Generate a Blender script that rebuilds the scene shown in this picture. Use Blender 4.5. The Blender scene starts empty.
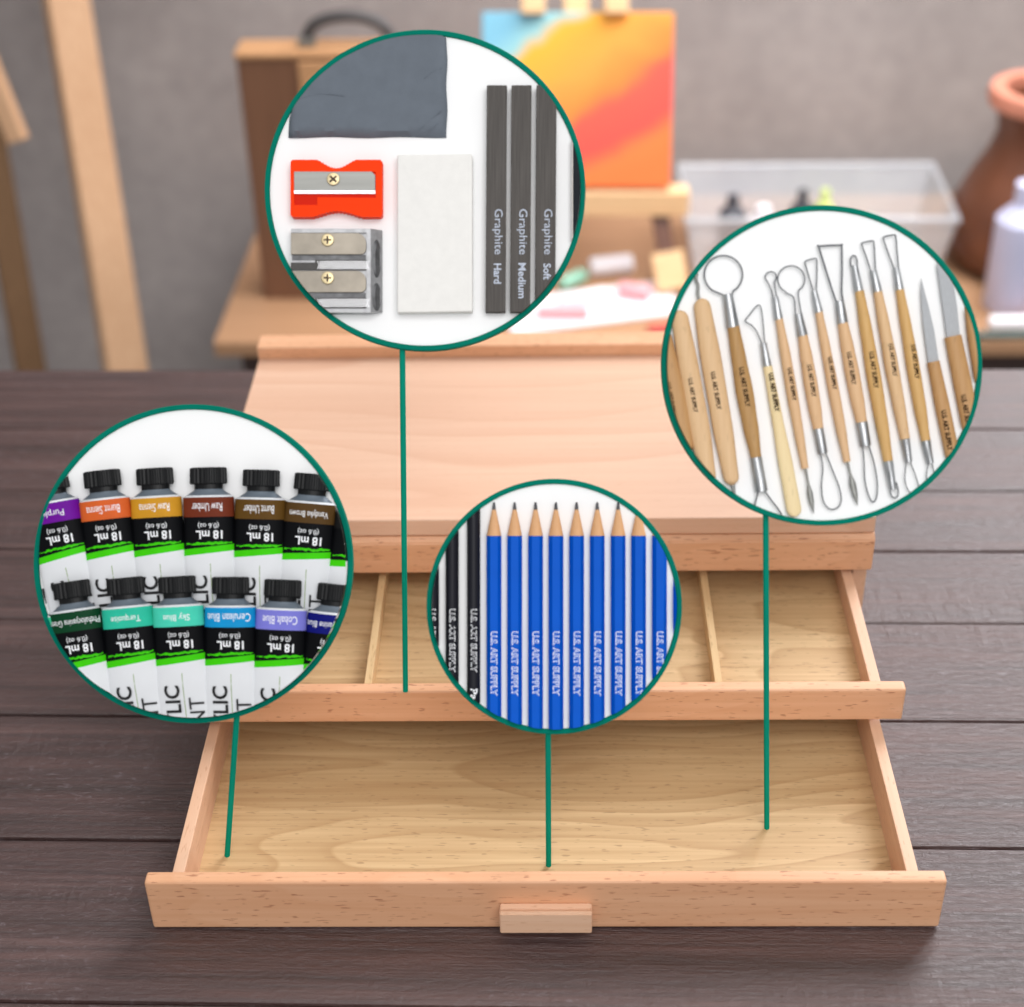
import bpy, bmesh, math, random
from mathutils import Vector, Matrix
random.seed(7)
SC = bpy.context.scene
COL = SC.collection
D2R = math.radians

# ------------------------------------------------------------------ camera
F_PX, PITCH, ROLL, CAM_H = 1604.345, 34.4187, -1.3301, 0.685
RC = (Matrix.Rotation(D2R(90 - PITCH), 3, 'X') @ Matrix.Rotation(D2R(ROLL), 3, 'Z'))
CAM = Vector((0, 0, CAM_H))
cd = bpy.data.cameras.new('camera')
cam = bpy.data.objects.new('camera', cd); COL.objects.link(cam)
cam.matrix_world = Matrix.Translation(CAM) @ RC.to_4x4()
cd.sensor_fit = 'HORIZONTAL'; cd.sensor_width = 36.0; cd.lens = F_PX / 1024 * 36.0
cd.clip_start = 0.02; cd.clip_end = 60
cd.dof.use_dof = True; cd.dof.focus_distance = 0.905; cd.dof.aperture_fstop = cd.lens / 10.8
SC.camera = cam

def ray(px, py):
    return RC @ Vector(((px - 512) / F_PX, -(py - 503.5) / F_PX, -1.0))
def at_z(px, py, z):
    r = ray(px, py); k = (z - CAM_H) / r.z
    return CAM + r * k
def at_y(px, py, y):
    r = ray(px, py); return CAM + r * (y / r.y)

# ------------------------------------------------------------------ materials
def lin(c):
    o = []
    for v in c:
        v /= 255.0
        o.append(v / 12.92 if v <= 0.04045 else ((v + 0.055) / 1.055) ** 2.4)
    return (o[0], o[1], o[2], 1.0)

class NT:
    def __init__(s, name):
        s.m = bpy.data.materials.new(name); s.m.use_nodes = True
        s.t = s.m.node_tree; s.b = s.t.nodes['Principled BSDF']
    def n(s, typ, **kw):
        x = s.t.nodes.new(typ)
        for k, v in kw.items():
            if k in ('loc',): continue
            if hasattr(x, k): setattr(x, k, v)
            else: x.inputs[k].default_value = v
        return x
    def l(s, a, b): s.t.links.new(a, b)
    def noise(s, scale_vec, scale=1.0, detail=4, rough=0.55, dist=0.0, src='Object', rot=(0, 0, 0), loc=(0, 0, 0)):
        tc = s.n('ShaderNodeTexCoord'); mp = s.n('ShaderNodeMapping')
        mp.inputs['Scale'].default_value = scale_vec; mp.inputs['Rotation'].default_value = rot
        mp.inputs['Location'].default_value = loc
        s.l(tc.outputs[src], mp.inputs['Vector'])
        nz = s.n('ShaderNodeTexNoise'); nz.inputs['Scale'].default_value = scale
        nz.inputs['Detail'].default_value = detail; nz.inputs['Roughness'].default_value = rough
        nz.inputs['Distortion'].default_value = dist
        s.l(mp.outputs['Vector'], nz.inputs['Vector'])
        return nz.outputs['Fac']
    def ramp(s, fac, stops):
        r = s.n('ShaderNodeValToRGB'); e = r.color_ramp.elements
        while len(e) < len(stops): e.new(0.5)
        for i, (p, c) in enumerate(stops):
            e[i].position = p; e[i].color = c if len(c) == 4 else (*c, 1)
        s.l(fac, r.inputs['Fac']); return r.outputs['Color']
    def mix(s, fac, a, b, mode='MIX'):
        m = s.n('ShaderNodeMix'); m.data_type = 'RGBA'; m.blend_type = mode
        for sock, v in ((m.inputs[0], fac), (m.inputs[6], a), (m.inputs[7], b)):
            if hasattr(v, 'links'): s.l(v, sock)
            else: sock.default_value = v
        return m.outputs[2]
    def bump(s, fac, strength=0.2, dist=0.001):
        b = s.n('ShaderNodeBump'); b.inputs['Strength'].default_value = strength
        b.inputs['Distance'].default_value = dist
        s.l(fac, b.inputs['Height']); s.l(b.outputs['Normal'], s.b.inputs['Normal'])

def plain(name, rgb, rough=0.5, metal=0.0, var=0.06, nscale=40, bump=0.0, spec=0.5, aniso=None):
    k = NT(name); c = lin(rgb)
    nz = k.noise(aniso or (1, 1, 1), nscale, 3)
    d = tuple(max(0, x * (1 - var * 2)) for x in c[:3]) + (1,)
    u = tuple(min(1, x * (1 + var)) for x in c[:3]) + (1,)
    k.l(k.ramp(nz, [(0.3, d), (0.7, u)]), k.b.inputs['Base Color'])
    k.b.inputs['Roughness'].default_value = rough; k.b.inputs['Metallic'].default_value = metal
    k.b.inputs['Specular IOR Level'].default_value = spec
    if bump: k.bump(nz, bump, 0.0006)
    return k.m

def wood(name, light, dark, fleck, axis='X', grain=1.0, ring=0.5, fl=0.5, rough=0.5, ringscale=9, bump=0.05, coat=0.0, ringwarp=2.0):
    k = NT(name)
    def sv(a, b):
        return {'X': (a, b, b), 'Y': (b, a, b), 'Z': (b, b, a)}[axis]
    fine = k.noise(sv(6 * grain, 260 * grain), 1, 4, 0.6)
    mid = k.noise(sv(1.5 * grain, 22 * grain), 1, 3, 0.5, 0.4, loc=(3.1, 1.7, .3))
    # growth rings: contour lines of a slow noise
    slow = k.noise(sv(0.55 * ringscale * .35, ringscale), 1, 2, 0.4, 0.3, loc=(.37, .11, .05))
    mul = k.n('ShaderNodeMath', operation='MULTIPLY'); k.l(slow, mul.inputs[0]); mul.inputs[1].default_value = 14
    fr = k.n('ShaderNodeMath', operation='FRACT'); k.l(mul.outputs[0], fr.inputs[0])
    rg = k.ramp(fr.outputs[0], [(0.0, (0, 0, 0)), (0.75, (.55, .55, .55)), (0.93, (1, 1, 1)), (1.0, (0, 0, 0))])
    c0 = k.mix(mid, lin(dark), lin(light))
    f2 = k.ramp(fine, [(0.35, (0, 0, 0)), (0.65, (1, 1, 1))])
    c1 = k.mix(0.35, c0, k.mix(f2, lin(dark), lin(light)))
    rm = k.n('ShaderNodeMath', operation='MULTIPLY'); k.l(rg, rm.inputs[0]); rm.inputs[1].default_value = ring
    c2 = k.mix(rm.outputs[0], c1, lin(dark))
    # short dark medullary flecks
    fk = k.noise(sv(130, 900), 1, 1, 0.4, loc=(.9, .4, .2))
    fm = k.ramp(fk, [(0.66, (0, 0, 0)), (0.72, (1, 1, 1))])
    fmm = k.n('ShaderNodeMath', operation='MULTIPLY'); k.l(fm, fmm.inputs[0]); fmm.inputs[1].default_value = fl
    c3 = k.mix(fmm.outputs[0], c2, lin(fleck))
    k.l(c3, k.b.inputs['Base Color'])
    k.b.inputs['Roughness'].default_value = rough
    k.b.inputs['Specular IOR Level'].default_value = 0.35
    if coat:
        k.b.inputs['Coat Weight'].default_value = coat; k.b.inputs['Coat Roughness'].default_value = 0.3
    if bump: k.bump(fine, bump, 0.0004)
    return k.m

M = {}
M['beech_lid'] = wood('beech_lid', (230, 194, 168), (213, 168, 140), (186, 138, 108), 'X', 1, .75, .2, .45, 7)
M['beech'] = wood('beech', (233, 184, 147), (212, 154, 114), (156, 96, 66), 'X', 1, .35, .7, .45, 12)
M['beech_side'] = wood('beech_side', (230, 190, 160), (210, 165, 133), (180, 128, 96), 'Y', 1, .3, .45, .5, 12)
M['beech_handle'] = wood('beech_handle', (236, 200, 172), (222, 176, 142), (186, 134, 100), 'X', 1.5, .3, .35, .45, 14)
M['veneer'] = wood('veneer', (228, 198, 152), (178, 140, 96), (132, 98, 64), 'X', 1.1, .62, .45, .5, 13)
M['ply'] = wood('ply', (226, 196, 150), (200, 164, 116), (150, 110, 70), 'Y', 2, .3, .4, .6, 10)
M['easel_wood'] = wood('easel_wood', (216, 176, 140), (190, 146, 110), (160, 118, 84), 'Z', .6, .3, .2, .55, 8)
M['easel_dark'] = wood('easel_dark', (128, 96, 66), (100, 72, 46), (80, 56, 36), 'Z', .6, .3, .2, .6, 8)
M['easel_pale'] = wood('easel_pale', (242, 206, 160), (224, 180, 132), (190, 140, 96), 'X', .6, .3, .2, .55, 8)
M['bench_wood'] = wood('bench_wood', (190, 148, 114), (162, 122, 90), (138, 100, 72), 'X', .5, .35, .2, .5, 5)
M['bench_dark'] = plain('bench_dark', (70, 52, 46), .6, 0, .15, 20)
M['case_dark'] = wood('case_dark', (134, 94, 70), (110, 76, 56), (80, 54, 40), 'Z', .5, .3, .2, .55, 6)
M['case_tan'] = wood('case_tan', (206, 158, 114), (176, 128, 88), (140, 98, 66), 'X', .5, .3, .2, .5, 6)
M['white_board'] = plain('white_board', (250, 250, 250), .6, 0, .004, 10, spec=.2)
M['teal'] = plain('teal', (2, 118, 99), .7, 0, .03, 60, spec=.04)
M['teal_rod'] = plain('teal_rod', (10, 146, 122), .75, 0, .03, 60, spec=.04)  # rim teal made lighter to offset the shading on the round rod
M['grey_eraser'] = plain('grey_eraser', (106, 113, 122), .85, 0, .025, 160, .25, spec=.08)
M['white_eraser'] = plain('white_eraser', (236, 234, 230), .65, 0, .015, 200, .1, spec=.25)
M['orange_plastic'] = plain('orange_plastic', (252, 62, 2), .5, 0, .02, 60, spec=.08)
M['orange_recess_shade'] = plain('orange_recess_shade', (214, 34, 4), .5, 0, .03, 60, spec=.08)  # darker copy of the orange plastic, recess shade put into the colour
M['steel'] = plain('steel', (146, 146, 142), .5, .8, .08, 60, .05, aniso=(.2, 4, 4))
M['steel_bright'] = plain('steel_bright', (186, 188, 190), .45, .7, .06, 120, 0)
M['ferrule'] = plain('ferrule', (176, 178, 180), .38, .8, .28, 1, 0, aniso=(620, 15, 620))
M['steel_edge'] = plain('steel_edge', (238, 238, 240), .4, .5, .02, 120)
M['zinc'] = plain('zinc', (172, 172, 174), .5, .6, .1, 300, .2)
M['blade_warm'] = plain('blade_warm', (150, 142, 130), .5, .7, .12, 60, .05)
M['knurl'] = plain('knurl', (66, 64, 62), .5, .4, .1, 500, .2)
M['brass'] = plain('brass', (206, 188, 148), .4, .7, .08, 200)
M['slot'] = plain('slot', (62, 46, 34), .6, .3, .1, 200)
M['hole'] = plain('hole', (104, 104, 106), .5, .7, .2, 200)
M['graphite'] = plain('graphite', (92, 88, 85), .6, 0, .14, 1, 0, spec=.08, aniso=(1600, 30, 1600))
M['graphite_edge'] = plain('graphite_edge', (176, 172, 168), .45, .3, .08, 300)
M['print_pale'] = plain('print_pale', (190, 198, 214), .6, 0, .02, 100)
M['print_white'] = plain('print_white', (244, 245, 248), .6, 0, .01, 100)
M['print_black'] = plain('print_black', (20, 20, 22), .6, 0, .02, 100)
M['print_brown'] = plain('print_brown', (50, 32, 18), .8, 0, .1, 300, spec=.05)
M['black_stick'] = plain('black_stick', (28, 32, 38), .5, 0, .1, 80, spec=.08)
M['pencil_blue'] = plain('pencil_blue', (0, 88, 200), .5, 0, .03, 60, spec=.1)
M['pencil_black'] = plain('pencil_black', (22, 22, 31), .4, 0, .05, 60, spec=.2)
M['cedar'] = wood('cedar', (226, 178, 132), (206, 154, 108), (176, 124, 80), 'Y', 3, .2, .3, .6, 20, 0)
M['lead'] = plain('lead', (66, 66, 70), .4, .2, .1, 300)
M['cap_black'] = plain('cap_black', (13, 14, 16), .4, 0, .05, 100, spec=.22)
M['tube_grey'] = plain('tube_grey', (100, 110, 120), .45, .2, .06, 80, spec=.2)
M['tube_white'] = plain('tube_white', (226, 228, 231), .5, .0, .015, 60, spec=.15)
M['tube_black'] = plain('tube_black', (9, 10, 13), .5, 0, .05, 100, spec=.08)
M['tube_green'] = plain('tube_green', (64, 206, 8), .5, 0, .04, 100, spec=.1)
M['line_green'] = plain('line_green', (150, 170, 120), .5, 0, .04, 100)
for nm, a, b in (('tool_tan', (228, 194, 152), (208, 168, 122)), ('tool_honey', (220, 180, 120), (196, 152, 90)),
                 ('tool_dark', (196, 156, 102), (164, 122, 70)), ('tool_peach', (230, 192, 150), (208, 166, 122)),
                 ('tool_cream', (240, 220, 176), (228, 202, 150)), ('tool_oak', (204, 162, 110), (174, 128, 80))):
    M[nm] = wood(nm, a, b, tuple(int(x * .78) for x in b), 'Y', 3.2, .35, .3, .5, 30, 0.03)
M['wire'] = plain('wire', (104, 106, 110), .45, .5, .06, 300)
M['blade_grey'] = plain('blade_grey', (160, 162, 165), .5, .3, .06, 60, aniso=(60, 6, 60), spec=.2)

def table_mat():
    k = NT('stained_planks')
    st = k.noise((2.2, 60, 60), 1, 6, .65, .3)
    st2 = k.noise((9, 240, 240), 1, 4, .7)
    blot = k.noise((1.6, 5, 5), 1, 3, .5, .5, loc=(2, 1, 0))
    geo = k.n('ShaderNodeTexCoord')
    c = k.ramp(st, [(.28, lin((38, 23, 22))), (.5, lin((72, 47, 45))), (.72, lin((102, 74, 70)))])
    c = k.mix(blot, c, k.mix(.5, c, lin((84, 50, 40))))
    f = k.ramp(st2, [(.32, (0, 0, 0)), (.6, (1, 1, 1))])
    c = k.mix(.6, c, k.mix(f, lin((44, 30, 30)), c))
    # pale scuffs, in patches
    sc = k.noise((110, 300, 60), 1, 5, .75, .3, loc=(.2, .6, 0))
    patch = k.noise((4, 9, 4), 1, 2, .5, loc=(1.3, .22, 0))
    pm = k.ramp(patch, [(.44, (0, 0, 0)), (.58, (1, 1, 1))])
    sm = k.ramp(sc, [(.57, (0, 0, 0)), (.66, (1, 1, 1))])
    mm = k.n('ShaderNodeMath', operation='MULTIPLY'); k.l(pm, mm.inputs[0]); k.l(sm, mm.inputs[1])
    m2 = k.n('ShaderNodeMath', operation='MULTIPLY'); k.l(mm.outputs[0], m2.inputs[0]); m2.inputs[1].default_value = .32
    c = k.mix(m2.outputs[0], c, lin((150, 138, 144)))
    k.l(c, k.b.inputs['Base Color'])
    r = k.ramp(st, [(.3, (.42, .42, .42)), (.7, (.55, .55, .55))])
    k.l(r, k.b.inputs['Roughness'])
    k.b.inputs['Specular IOR Level'].default_value = 1.0
    # cross-sawn ripple in patches + grain relief
    rip = k.noise((110, 22, 22), 1, 2, .5, .3)
    rp = k.ramp(k.noise((.9, 13, 4), 1, 1, .4, loc=(.4, .83, 0)), [(.52, (0, 0, 0)), (.62, (1, 1, 1))])
    rm = k.n('ShaderNodeMath', operation='MULTIPLY'); k.l(rip, rm.inputs[0]); k.l(rp, rm.inputs[1])
    ad = k.n('ShaderNodeMath', operation='ADD'); k.l(st2, ad.inputs[0]); k.l(rm.outputs[0], ad.inputs[1])
    ad2 = k.n('ShaderNodeMath', operation='ADD'); k.l(ad.outputs[0], ad2.inputs[0]); k.l(sc, ad2.inputs[1])
    k.bump(ad2.outputs[0], .7, .0016)
    return k.m
M['table'] = table_mat()

def wall_mat(name, a, b):
    k = NT(name)
    n1 = k.noise((1, 1, 1), 2.2, 5, .55, .6); n2 = k.noise((1, 1, 1), 30, 3)
    c = k.ramp(n1, [(.3, lin(a)), (.7, lin(b))])
    c = k.mix(.08, c, k.ramp(n2, [(.3, (0, 0, 0)), (.7, (1, 1, 1))]), 'OVERLAY')
    k.l(c, k.b.inputs['Base Color']); k.b.inputs['Roughness'].default_value = .85
    k.bump(n2, .1, .001); return k.m
M['wall'] = wall_mat('concrete_wall', (148, 140, 138), (172, 163, 160))
M['floor'] = wall_mat('concrete_floor', (96, 92, 92), (116, 112, 110))

def painting_mat():
    k = NT('abstract_paint')
    tc = k.n('ShaderNodeTexCoord'); sp = k.n('ShaderNodeSeparateXYZ'); k.l(tc.outputs['Generated'], sp.inputs[0])
    nz = k.noise((1, 1, 1), 3.0, 3, .5, .6, 'Generated')
    a = k.n('ShaderNodeMath', operation='MULTIPLY'); k.l(sp.outputs['X'], a.inputs[0]); a.inputs[1].default_value = .45
    inv = k.n('ShaderNodeMath', operation='SUBTRACT'); inv.inputs[0].default_value = 1; k.l(sp.outputs['Z'], inv.inputs[1])
    b = k.n('ShaderNodeMath', operation='MULTIPLY_ADD'); k.l(inv.outputs[0], b.inputs[0]); b.inputs[1].default_value = .60; k.l(a.outputs[0], b.inputs[2])
    c = k.n('ShaderNodeMath', operation='MULTIPLY_ADD'); k.l(nz, c.inputs[0]); c.inputs[1].default_value = .16; k.l(b.outputs[0], c.inputs[2])
    col = k.ramp(c.outputs[0], [(.20, lin((118, 178, 202))), (.29, lin((140, 190, 194))), (.35, lin((228, 164, 38))), (.50, lin((232, 148, 54))),
                                (.62, lin((230, 124, 46))), (.69, lin((230, 82, 64))), (.84, lin((230, 74, 62))), (.92, lin((230, 116, 52))), (1.0, lin((230, 112, 48)))])
    k.l(col, k.b.inputs['Base Color']); k.b.inputs['Roughness'].default_value = .6
    return k.m
M['painting'] = painting_mat()
def clear_mat():
    k = NT('frosted_plastic')
    nz = k.noise((1, 1, 1), 20, 2)
    k.l(k.ramp(nz, [(.3, lin((214, 216, 222))), (.7, lin((226, 228, 232)))]), k.b.inputs['Base Color'])
    k.b.inputs['Roughness'].default_value = .3; k.b.inputs['Alpha'].default_value = .42
    return k.m
M['clear'] = clear_mat()
M['jug_brown'] = plain('jug_brown', (112, 66, 44), .4, 0, .15, 12)
M['jug_rim'] = plain('jug_rim', (206, 134, 110), .5, 0, .06, 12)
M['lavender'] = plain('lavender', (202, 204, 232), .5, 0, .03, 12)
M['offwhite'] = plain('offwhite', (236, 232, 236), .5, 0, .03, 12)
M['pink'] = plain('pink', (236, 170, 176), .5, 0, .05, 12)
M['lime'] = plain('lime', (206, 222, 130), .5, 0, .05, 12)
M['mint'] = plain('mint', (150, 200, 176), .5, 0, .05, 12)
M['dark_item'] = plain('dark_item', (58, 58, 66), .5, 0, .1, 12)
M['dark_teal'] = plain('dark_teal', (70, 92, 88), .5, 0, .1, 12)
M['red_item'] = plain('red_item', (196, 70, 60), .5, 0, .1, 12)
M['leather'] = plain('leather', (72, 68, 68), .5, 0, .1, 60)
def colour(rgb): 
    n = 'label_%d_%d_%d' % rgb
    if n not in M: M[n] = plain(n, rgb, .5, 0, .04, 120, spec=.1)
    return M[n]

# ------------------------------------------------------------------ object helpers
def empty(name, mat4, label, cat, group=None):
    o = bpy.data.objects.new(name, None); COL.objects.link(o)
    o.empty_display_size = .02; o.matrix_world = mat4
    o['label'] = label; o['category'] = cat
    if group: o['group'] = group
    return o
def finish(name, bm, mat, parent=None, smooth=None, recalc=True):
    if recalc: bmesh.ops.recalc_face_normals(bm, faces=bm.faces)
    me = bpy.data.meshes.new(name); bm.to_mesh(me); bm.free()
    for m in (mat if isinstance(mat, (list, tuple)) else [mat]): me.materials.append(m)
    if smooth is not None:
        for p in me.polygons: p.use_smooth = True
        me.set_sharp_from_angle(angle=D2R(smooth))
    o = bpy.data.objects.new(name, me); COL.objects.link(o)
    if parent: o.parent = parent
    return o
def structure(o): o['kind'] = 'structure'; return o

def box(bm, x0, x1, y0, y1, z0, z1, bev=0.0, seg=2):
    g = bmesh.ops.create_cube(bm, size=1)
    bmesh.ops.scale(bm, vec=(x1 - x0, y1 - y0, z1 - z0), verts=g['verts'])
    bmesh.ops.translate(bm, vec=((x0 + x1) / 2, (y0 + y1) / 2, (z0 + z1) / 2), verts=g['verts'])
    if bev:
        es = list({e for v in g['verts'] for e in v.link_edges})
        bmesh.ops.bevel(bm, geom=es, offset=bev, segments=seg, affect='EDGES', profile=.6)
def extrude_profile(bm, pts, x0, x1):
    """pts in (y,z), swept along x"""
    a = [bm.verts.new((x0, y, z)) for y, z in pts]; b = [bm.verts.new((x1, y, z)) for y, z in pts]
    n = len(pts)
    bm.faces.new(a); bm.faces.new(b[::-1])
    for i in range(n): bm.faces.new((a[i], b[i], b[(i + 1) % n], a[(i + 1) % n]))
def lathe(bm, prof, seg=32, centre=(0, 0, 0)):
    rings = []
    for r, z in prof:
        if r < 1e-6: rings.append([bm.verts.new((centre[0], centre[1], centre[2] + z))])
        else: rings.append([bm.verts.new((centre[0] + r * math.cos(2 * math.pi * i / seg), centre[1] + r * math.sin(2 * math.pi * i / seg), centre[2] + z)) for i in range(seg)])
    for A, B in zip(rings, rings[1:]):
        for i in range(seg):
            j = (i + 1) % seg
            if len(A) == 1 and len(B) == 1: continue
            if len(A) == 1: bm.faces.new((A[0], B[i], B[j]))
            elif len(B) == 1: bm.faces.new((A[i], A[j], B[0]))
            else: bm.faces.new((A[i], A[j], B[j], B[i]))
def sweep(bm, pts, r, seg=10, closed=False):
    pts = [Vector(p) for p in pts]; n = len(pts); rings = []
    up = None
    for i, p in enumerate(pts):
        a = pts[(i - 1) % n] if (closed or i) else p
        b = pts[(i + 1) % n] if (closed or i < n - 1) else p
        t = (b - a).normalized()
        if up is None:
            up = Vector((0, 0, 1)) if abs(t.z) < .9 else Vector((1, 0, 0))
        s = t.cross(up).normalized(); u = s.cross(t).normalized(); up = u
        rr = r[i] if isinstance(r, (list, tuple)) else r
        rings.append([bm.verts.new(p + s * rr * math.cos(2 * math.pi * k / seg) + u * rr * math.sin(2 * math.pi * k / seg)) for k in range(seg)])
    m = n if closed else n - 1
    for i in range(m):
        A, B = rings[i], rings[(i + 1) % n]
        for k in range(seg): bm.faces.new((A[k], A[(k + 1) % seg], B[(k + 1) % seg], B[k]))
    if not closed:
        bm.faces.new(rings[0][::-1]); bm.faces.new(rings[-1])

# text: cached unit glyph meshes -------------------------------------------------
_txt = {}
def glyphs(body, bold=0.0, shear=0.0):
    key = (body, bold, shear)
    if key in _txt: return _txt[key]
    c = bpy.data.curves.new('lettering', 'FONT'); c.body = body; c.size = 1; c.offset = bold; c.shear = shear
    c.resolution_u = 3; c.align_x = 'CENTER'; c.align_y = 'CENTER'
    o = bpy.data.objects.new('lettering', c); COL.objects.link(o)
    dg = bpy.context.evaluated_depsgraph_get(); dg.update()
    me = bpy.data.meshes.new_from_object(o.evaluated_get(dg))
    vs = [v.co.copy() for v in me.vertices]; fs = [tuple(p.vertices) for p in me.polygons]
    bpy.data.objects.remove(o); bpy.data.curves.remove(c); bpy.data.meshes.remove(me)
    x0, x1 = min(v.x for v in vs), max(v.x for v in vs); y0, y1 = min(v.y for v in vs), max(v.y for v in vs)
    vs = [((v.x - (x0 + x1) / 2) / (x1 - x0), (v.y - (y0 + y1) / 2) / (y1 - y0)) for v in vs]
    _txt[key] = (vs, fs); return _txt[key]
for t in ('Graphite', 'Hard', 'Medium', 'Soft', 'U.S. ART SUPPLY', 'Pastel', '18 mL', '(0.6 oz)', 'ACRYLIC', 'PAINT'):
    glyphs(t, .02 if t in ('18 mL', 'ACRYLIC', 'Hard', 'Medium', 'Soft') else 0.0)
for t in ('Purple', 'Burnt Sienna', 'Raw Sienna', 'Raw Umber', 'Burnt Umber', 'Vandyke Brown', 'Phthalocyanine Green', 'Turquoise', 'Sky Blue',
          'Cerulean Blue', 'Cobalt Blue', 'Phthalocyanine Blue'): glyphs(t, .0)
glyphs('U.S. ART SUPPLY', .045)

# ------------------------------------------------------------------ setting
bm = bmesh.new(); box(bm, -4, 4, -2.0, 3.0, -.95, -.90)
structure(finish('floor', bm, M['floor']))
bm = bmesh.new(); box(bm, -4, 4, 2.80, 2.90, -.90, 2.2)
o = structure(finish('wall_back', bm, M['wall']))

# ------------------------------------------------------------------ main table
TY = -2.55
tm = Matrix.Translation((0, .55, -.90)) @ Matrix.Rotation(D2R(TY), 4, 'Z')
table = empty('plank_table', tm, 'dark brown stained plank table carrying the open wooden art box', 'table')
bm = bmesh.new()
gaps = []
for py in (368, 428, 490, 550, 622, 720, 846):
    p = at_z(800, py, 0); q = tm.inverted() @ p; gaps.append(q.y)
gaps = gaps + [gaps[-1] - .115, gaps[-1] - .23, gaps[-1] - .345]
for a, b in zip(gaps, gaps[1:]):
    dz = random.uniform(-.0008, 0)
    box(bm, -.95, .95, b + .0008, a - .0008, .90 - .03, .90 + (0 if a < .32 else dz), .0022, 2)
finish('tabletop', bm, M['table'], table)
for sx in (-.85, .85):
    for yy in (gaps[0] - .08, gaps[-1] + .08):
        bm = bmesh.new(); box(bm, sx - .035, sx + .035, yy - .035, yy + .035, 0, .87, .003)
        finish('leg', bm, M['bench_dark'], table)
bm = bmesh.new()
box(bm, -.82, .82, gaps[0] - .10, gaps[0] - .075, .78, .8699); box(bm, -.82, .82, gaps[-1] + .075, gaps[-1] + .10, .78, .8699)
finish('apron', bm, M['bench_dark'], table)

# ------------------------------------------------------------------ art box
XC, YAW = .0151, -1.6157
BXM = Matrix.Translation((XC, .7, 0)) @ Matrix.Rotation(D2R(YAW), 4, 'Z')
abox = empty('art_box', BXM, 'pale beech art storage box with two pulled-out drawers on the plank table', 'art box')
W = .2115; Yl, Yu, Yr, Yb = .5903 - .7, .7141 - .7, .8301 - .7, 1.0427 - .7
ZLID = .102
CB = Yb + .020   # back of the case
# case sides / back / shelves
for s in (-1, 1):
    bm = bmesh.new(); a, b = sorted((s * (W - .0014), s * (W - .0105)))
    box(bm, a, b, Yr + .006, CB, 0, .0618, .0006); finish('side_panel', bm, M['beech_side'], abox)
bm = bmesh.new(); box(bm, -W + .0105, W - .0105, CB - .008, CB, 0, .0618); finish('back_panel', bm, M['beech'], abox)
bm = bmesh.new(); box(bm, -W + .0105, W - .0105, Yr + .012, CB - .008, 0, .0022); finish('bottom_panel', bm, M['veneer'], abox)
# rim frame
bm = bmesh.new()
ch = .0022
extrude_profile(bm, [(Yr, .0618), (Yr, .0852), (Yr + .004, .0890), (CB, .0890), (CB, .0618)], -W, W)
bmesh.ops.bevel(bm, geom=bm.edges[:], offset=.0008, segments=2, affect='EDGES')
finish('rim', bm, M['beech'], abox)
# lid
bm = bmesh.new(); box(bm, -W + .0006, W - .0006, Yr + .0025, CB - .001, .0897, ZLID, .0012, 3)
finish('lid', bm, M['beech_lid'], abox)
bm = bmesh.new(); box(bm, -W, W, Yb, CB, ZLID, .1118, .0013, 3)
finish('back_ledge', bm, M['beech'], abox)

def drawer(name, yf, length, hw, z0, z1, zs, floor_z, label, divs=(), fw=W):
    t = .0085
    bm = bmesh.new()
    y0, y1 = yf + t, yf + length
    st = .0066
    for s in (-1, 1):
        a, b = sorted((s * hw, s * (hw - st))); box(bm, a, b, y0, y1, z0 + .0012, zs, .0006)
    box(bm, -hw + st, hw - st, y1 - st, y1, z0 + .0012, zs)
    tray = finish(name, bm, M['beech_side'], abox); tray['label'] = label
    bm = bmesh.new(); box(bm, -hw + st, hw - st, y0, y1 - st, floor_z - .003, floor_z)
    finish('floor_panel', bm, M['veneer'], tray)
    bm = bmesh.new(); box(bm, -fw, fw, yf, yf + t, z0, z1, .0018, 3)
    finish('front_panel', bm, M['beech'], tray)
    for x in divs:
        bm = bmesh.new(); box(bm, x - .0022, x + .0022, y0, y1 - st, floor_z, zs - .003, .0003)
        finish('divider', bm, M['ply'], tray)
    zc = z0 + .0065
    bm = bmesh.new()
    extrude_profile(bm, [(yf, zc), (yf - .0095, zc), (yf - .0095, zc + .0150), (yf - .0075, zc + .0152), (yf - .004, zc + .0128), (yf, zc + .0132)], -.0234, .0258)
    bmesh.ops.bevel(bm, geom=bm.edges[:], offset=.0005, segments=2, affect='EDGES')
    finish('handle', bm, M['beech_handle'], tray)
    return tray
drawer('drawer', Yl - .001, .262, .2004, .0010, .0368, .0345, .0078, 'deep lower drawer, empty, pulled furthest out', (), .2136)
drawer('drawer', Yu, .235, .1995, .0378, .0617, .0590, .0425, 'shallow upper drawer with two thin dividers', (-.1045, .1045), .2124)

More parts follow.
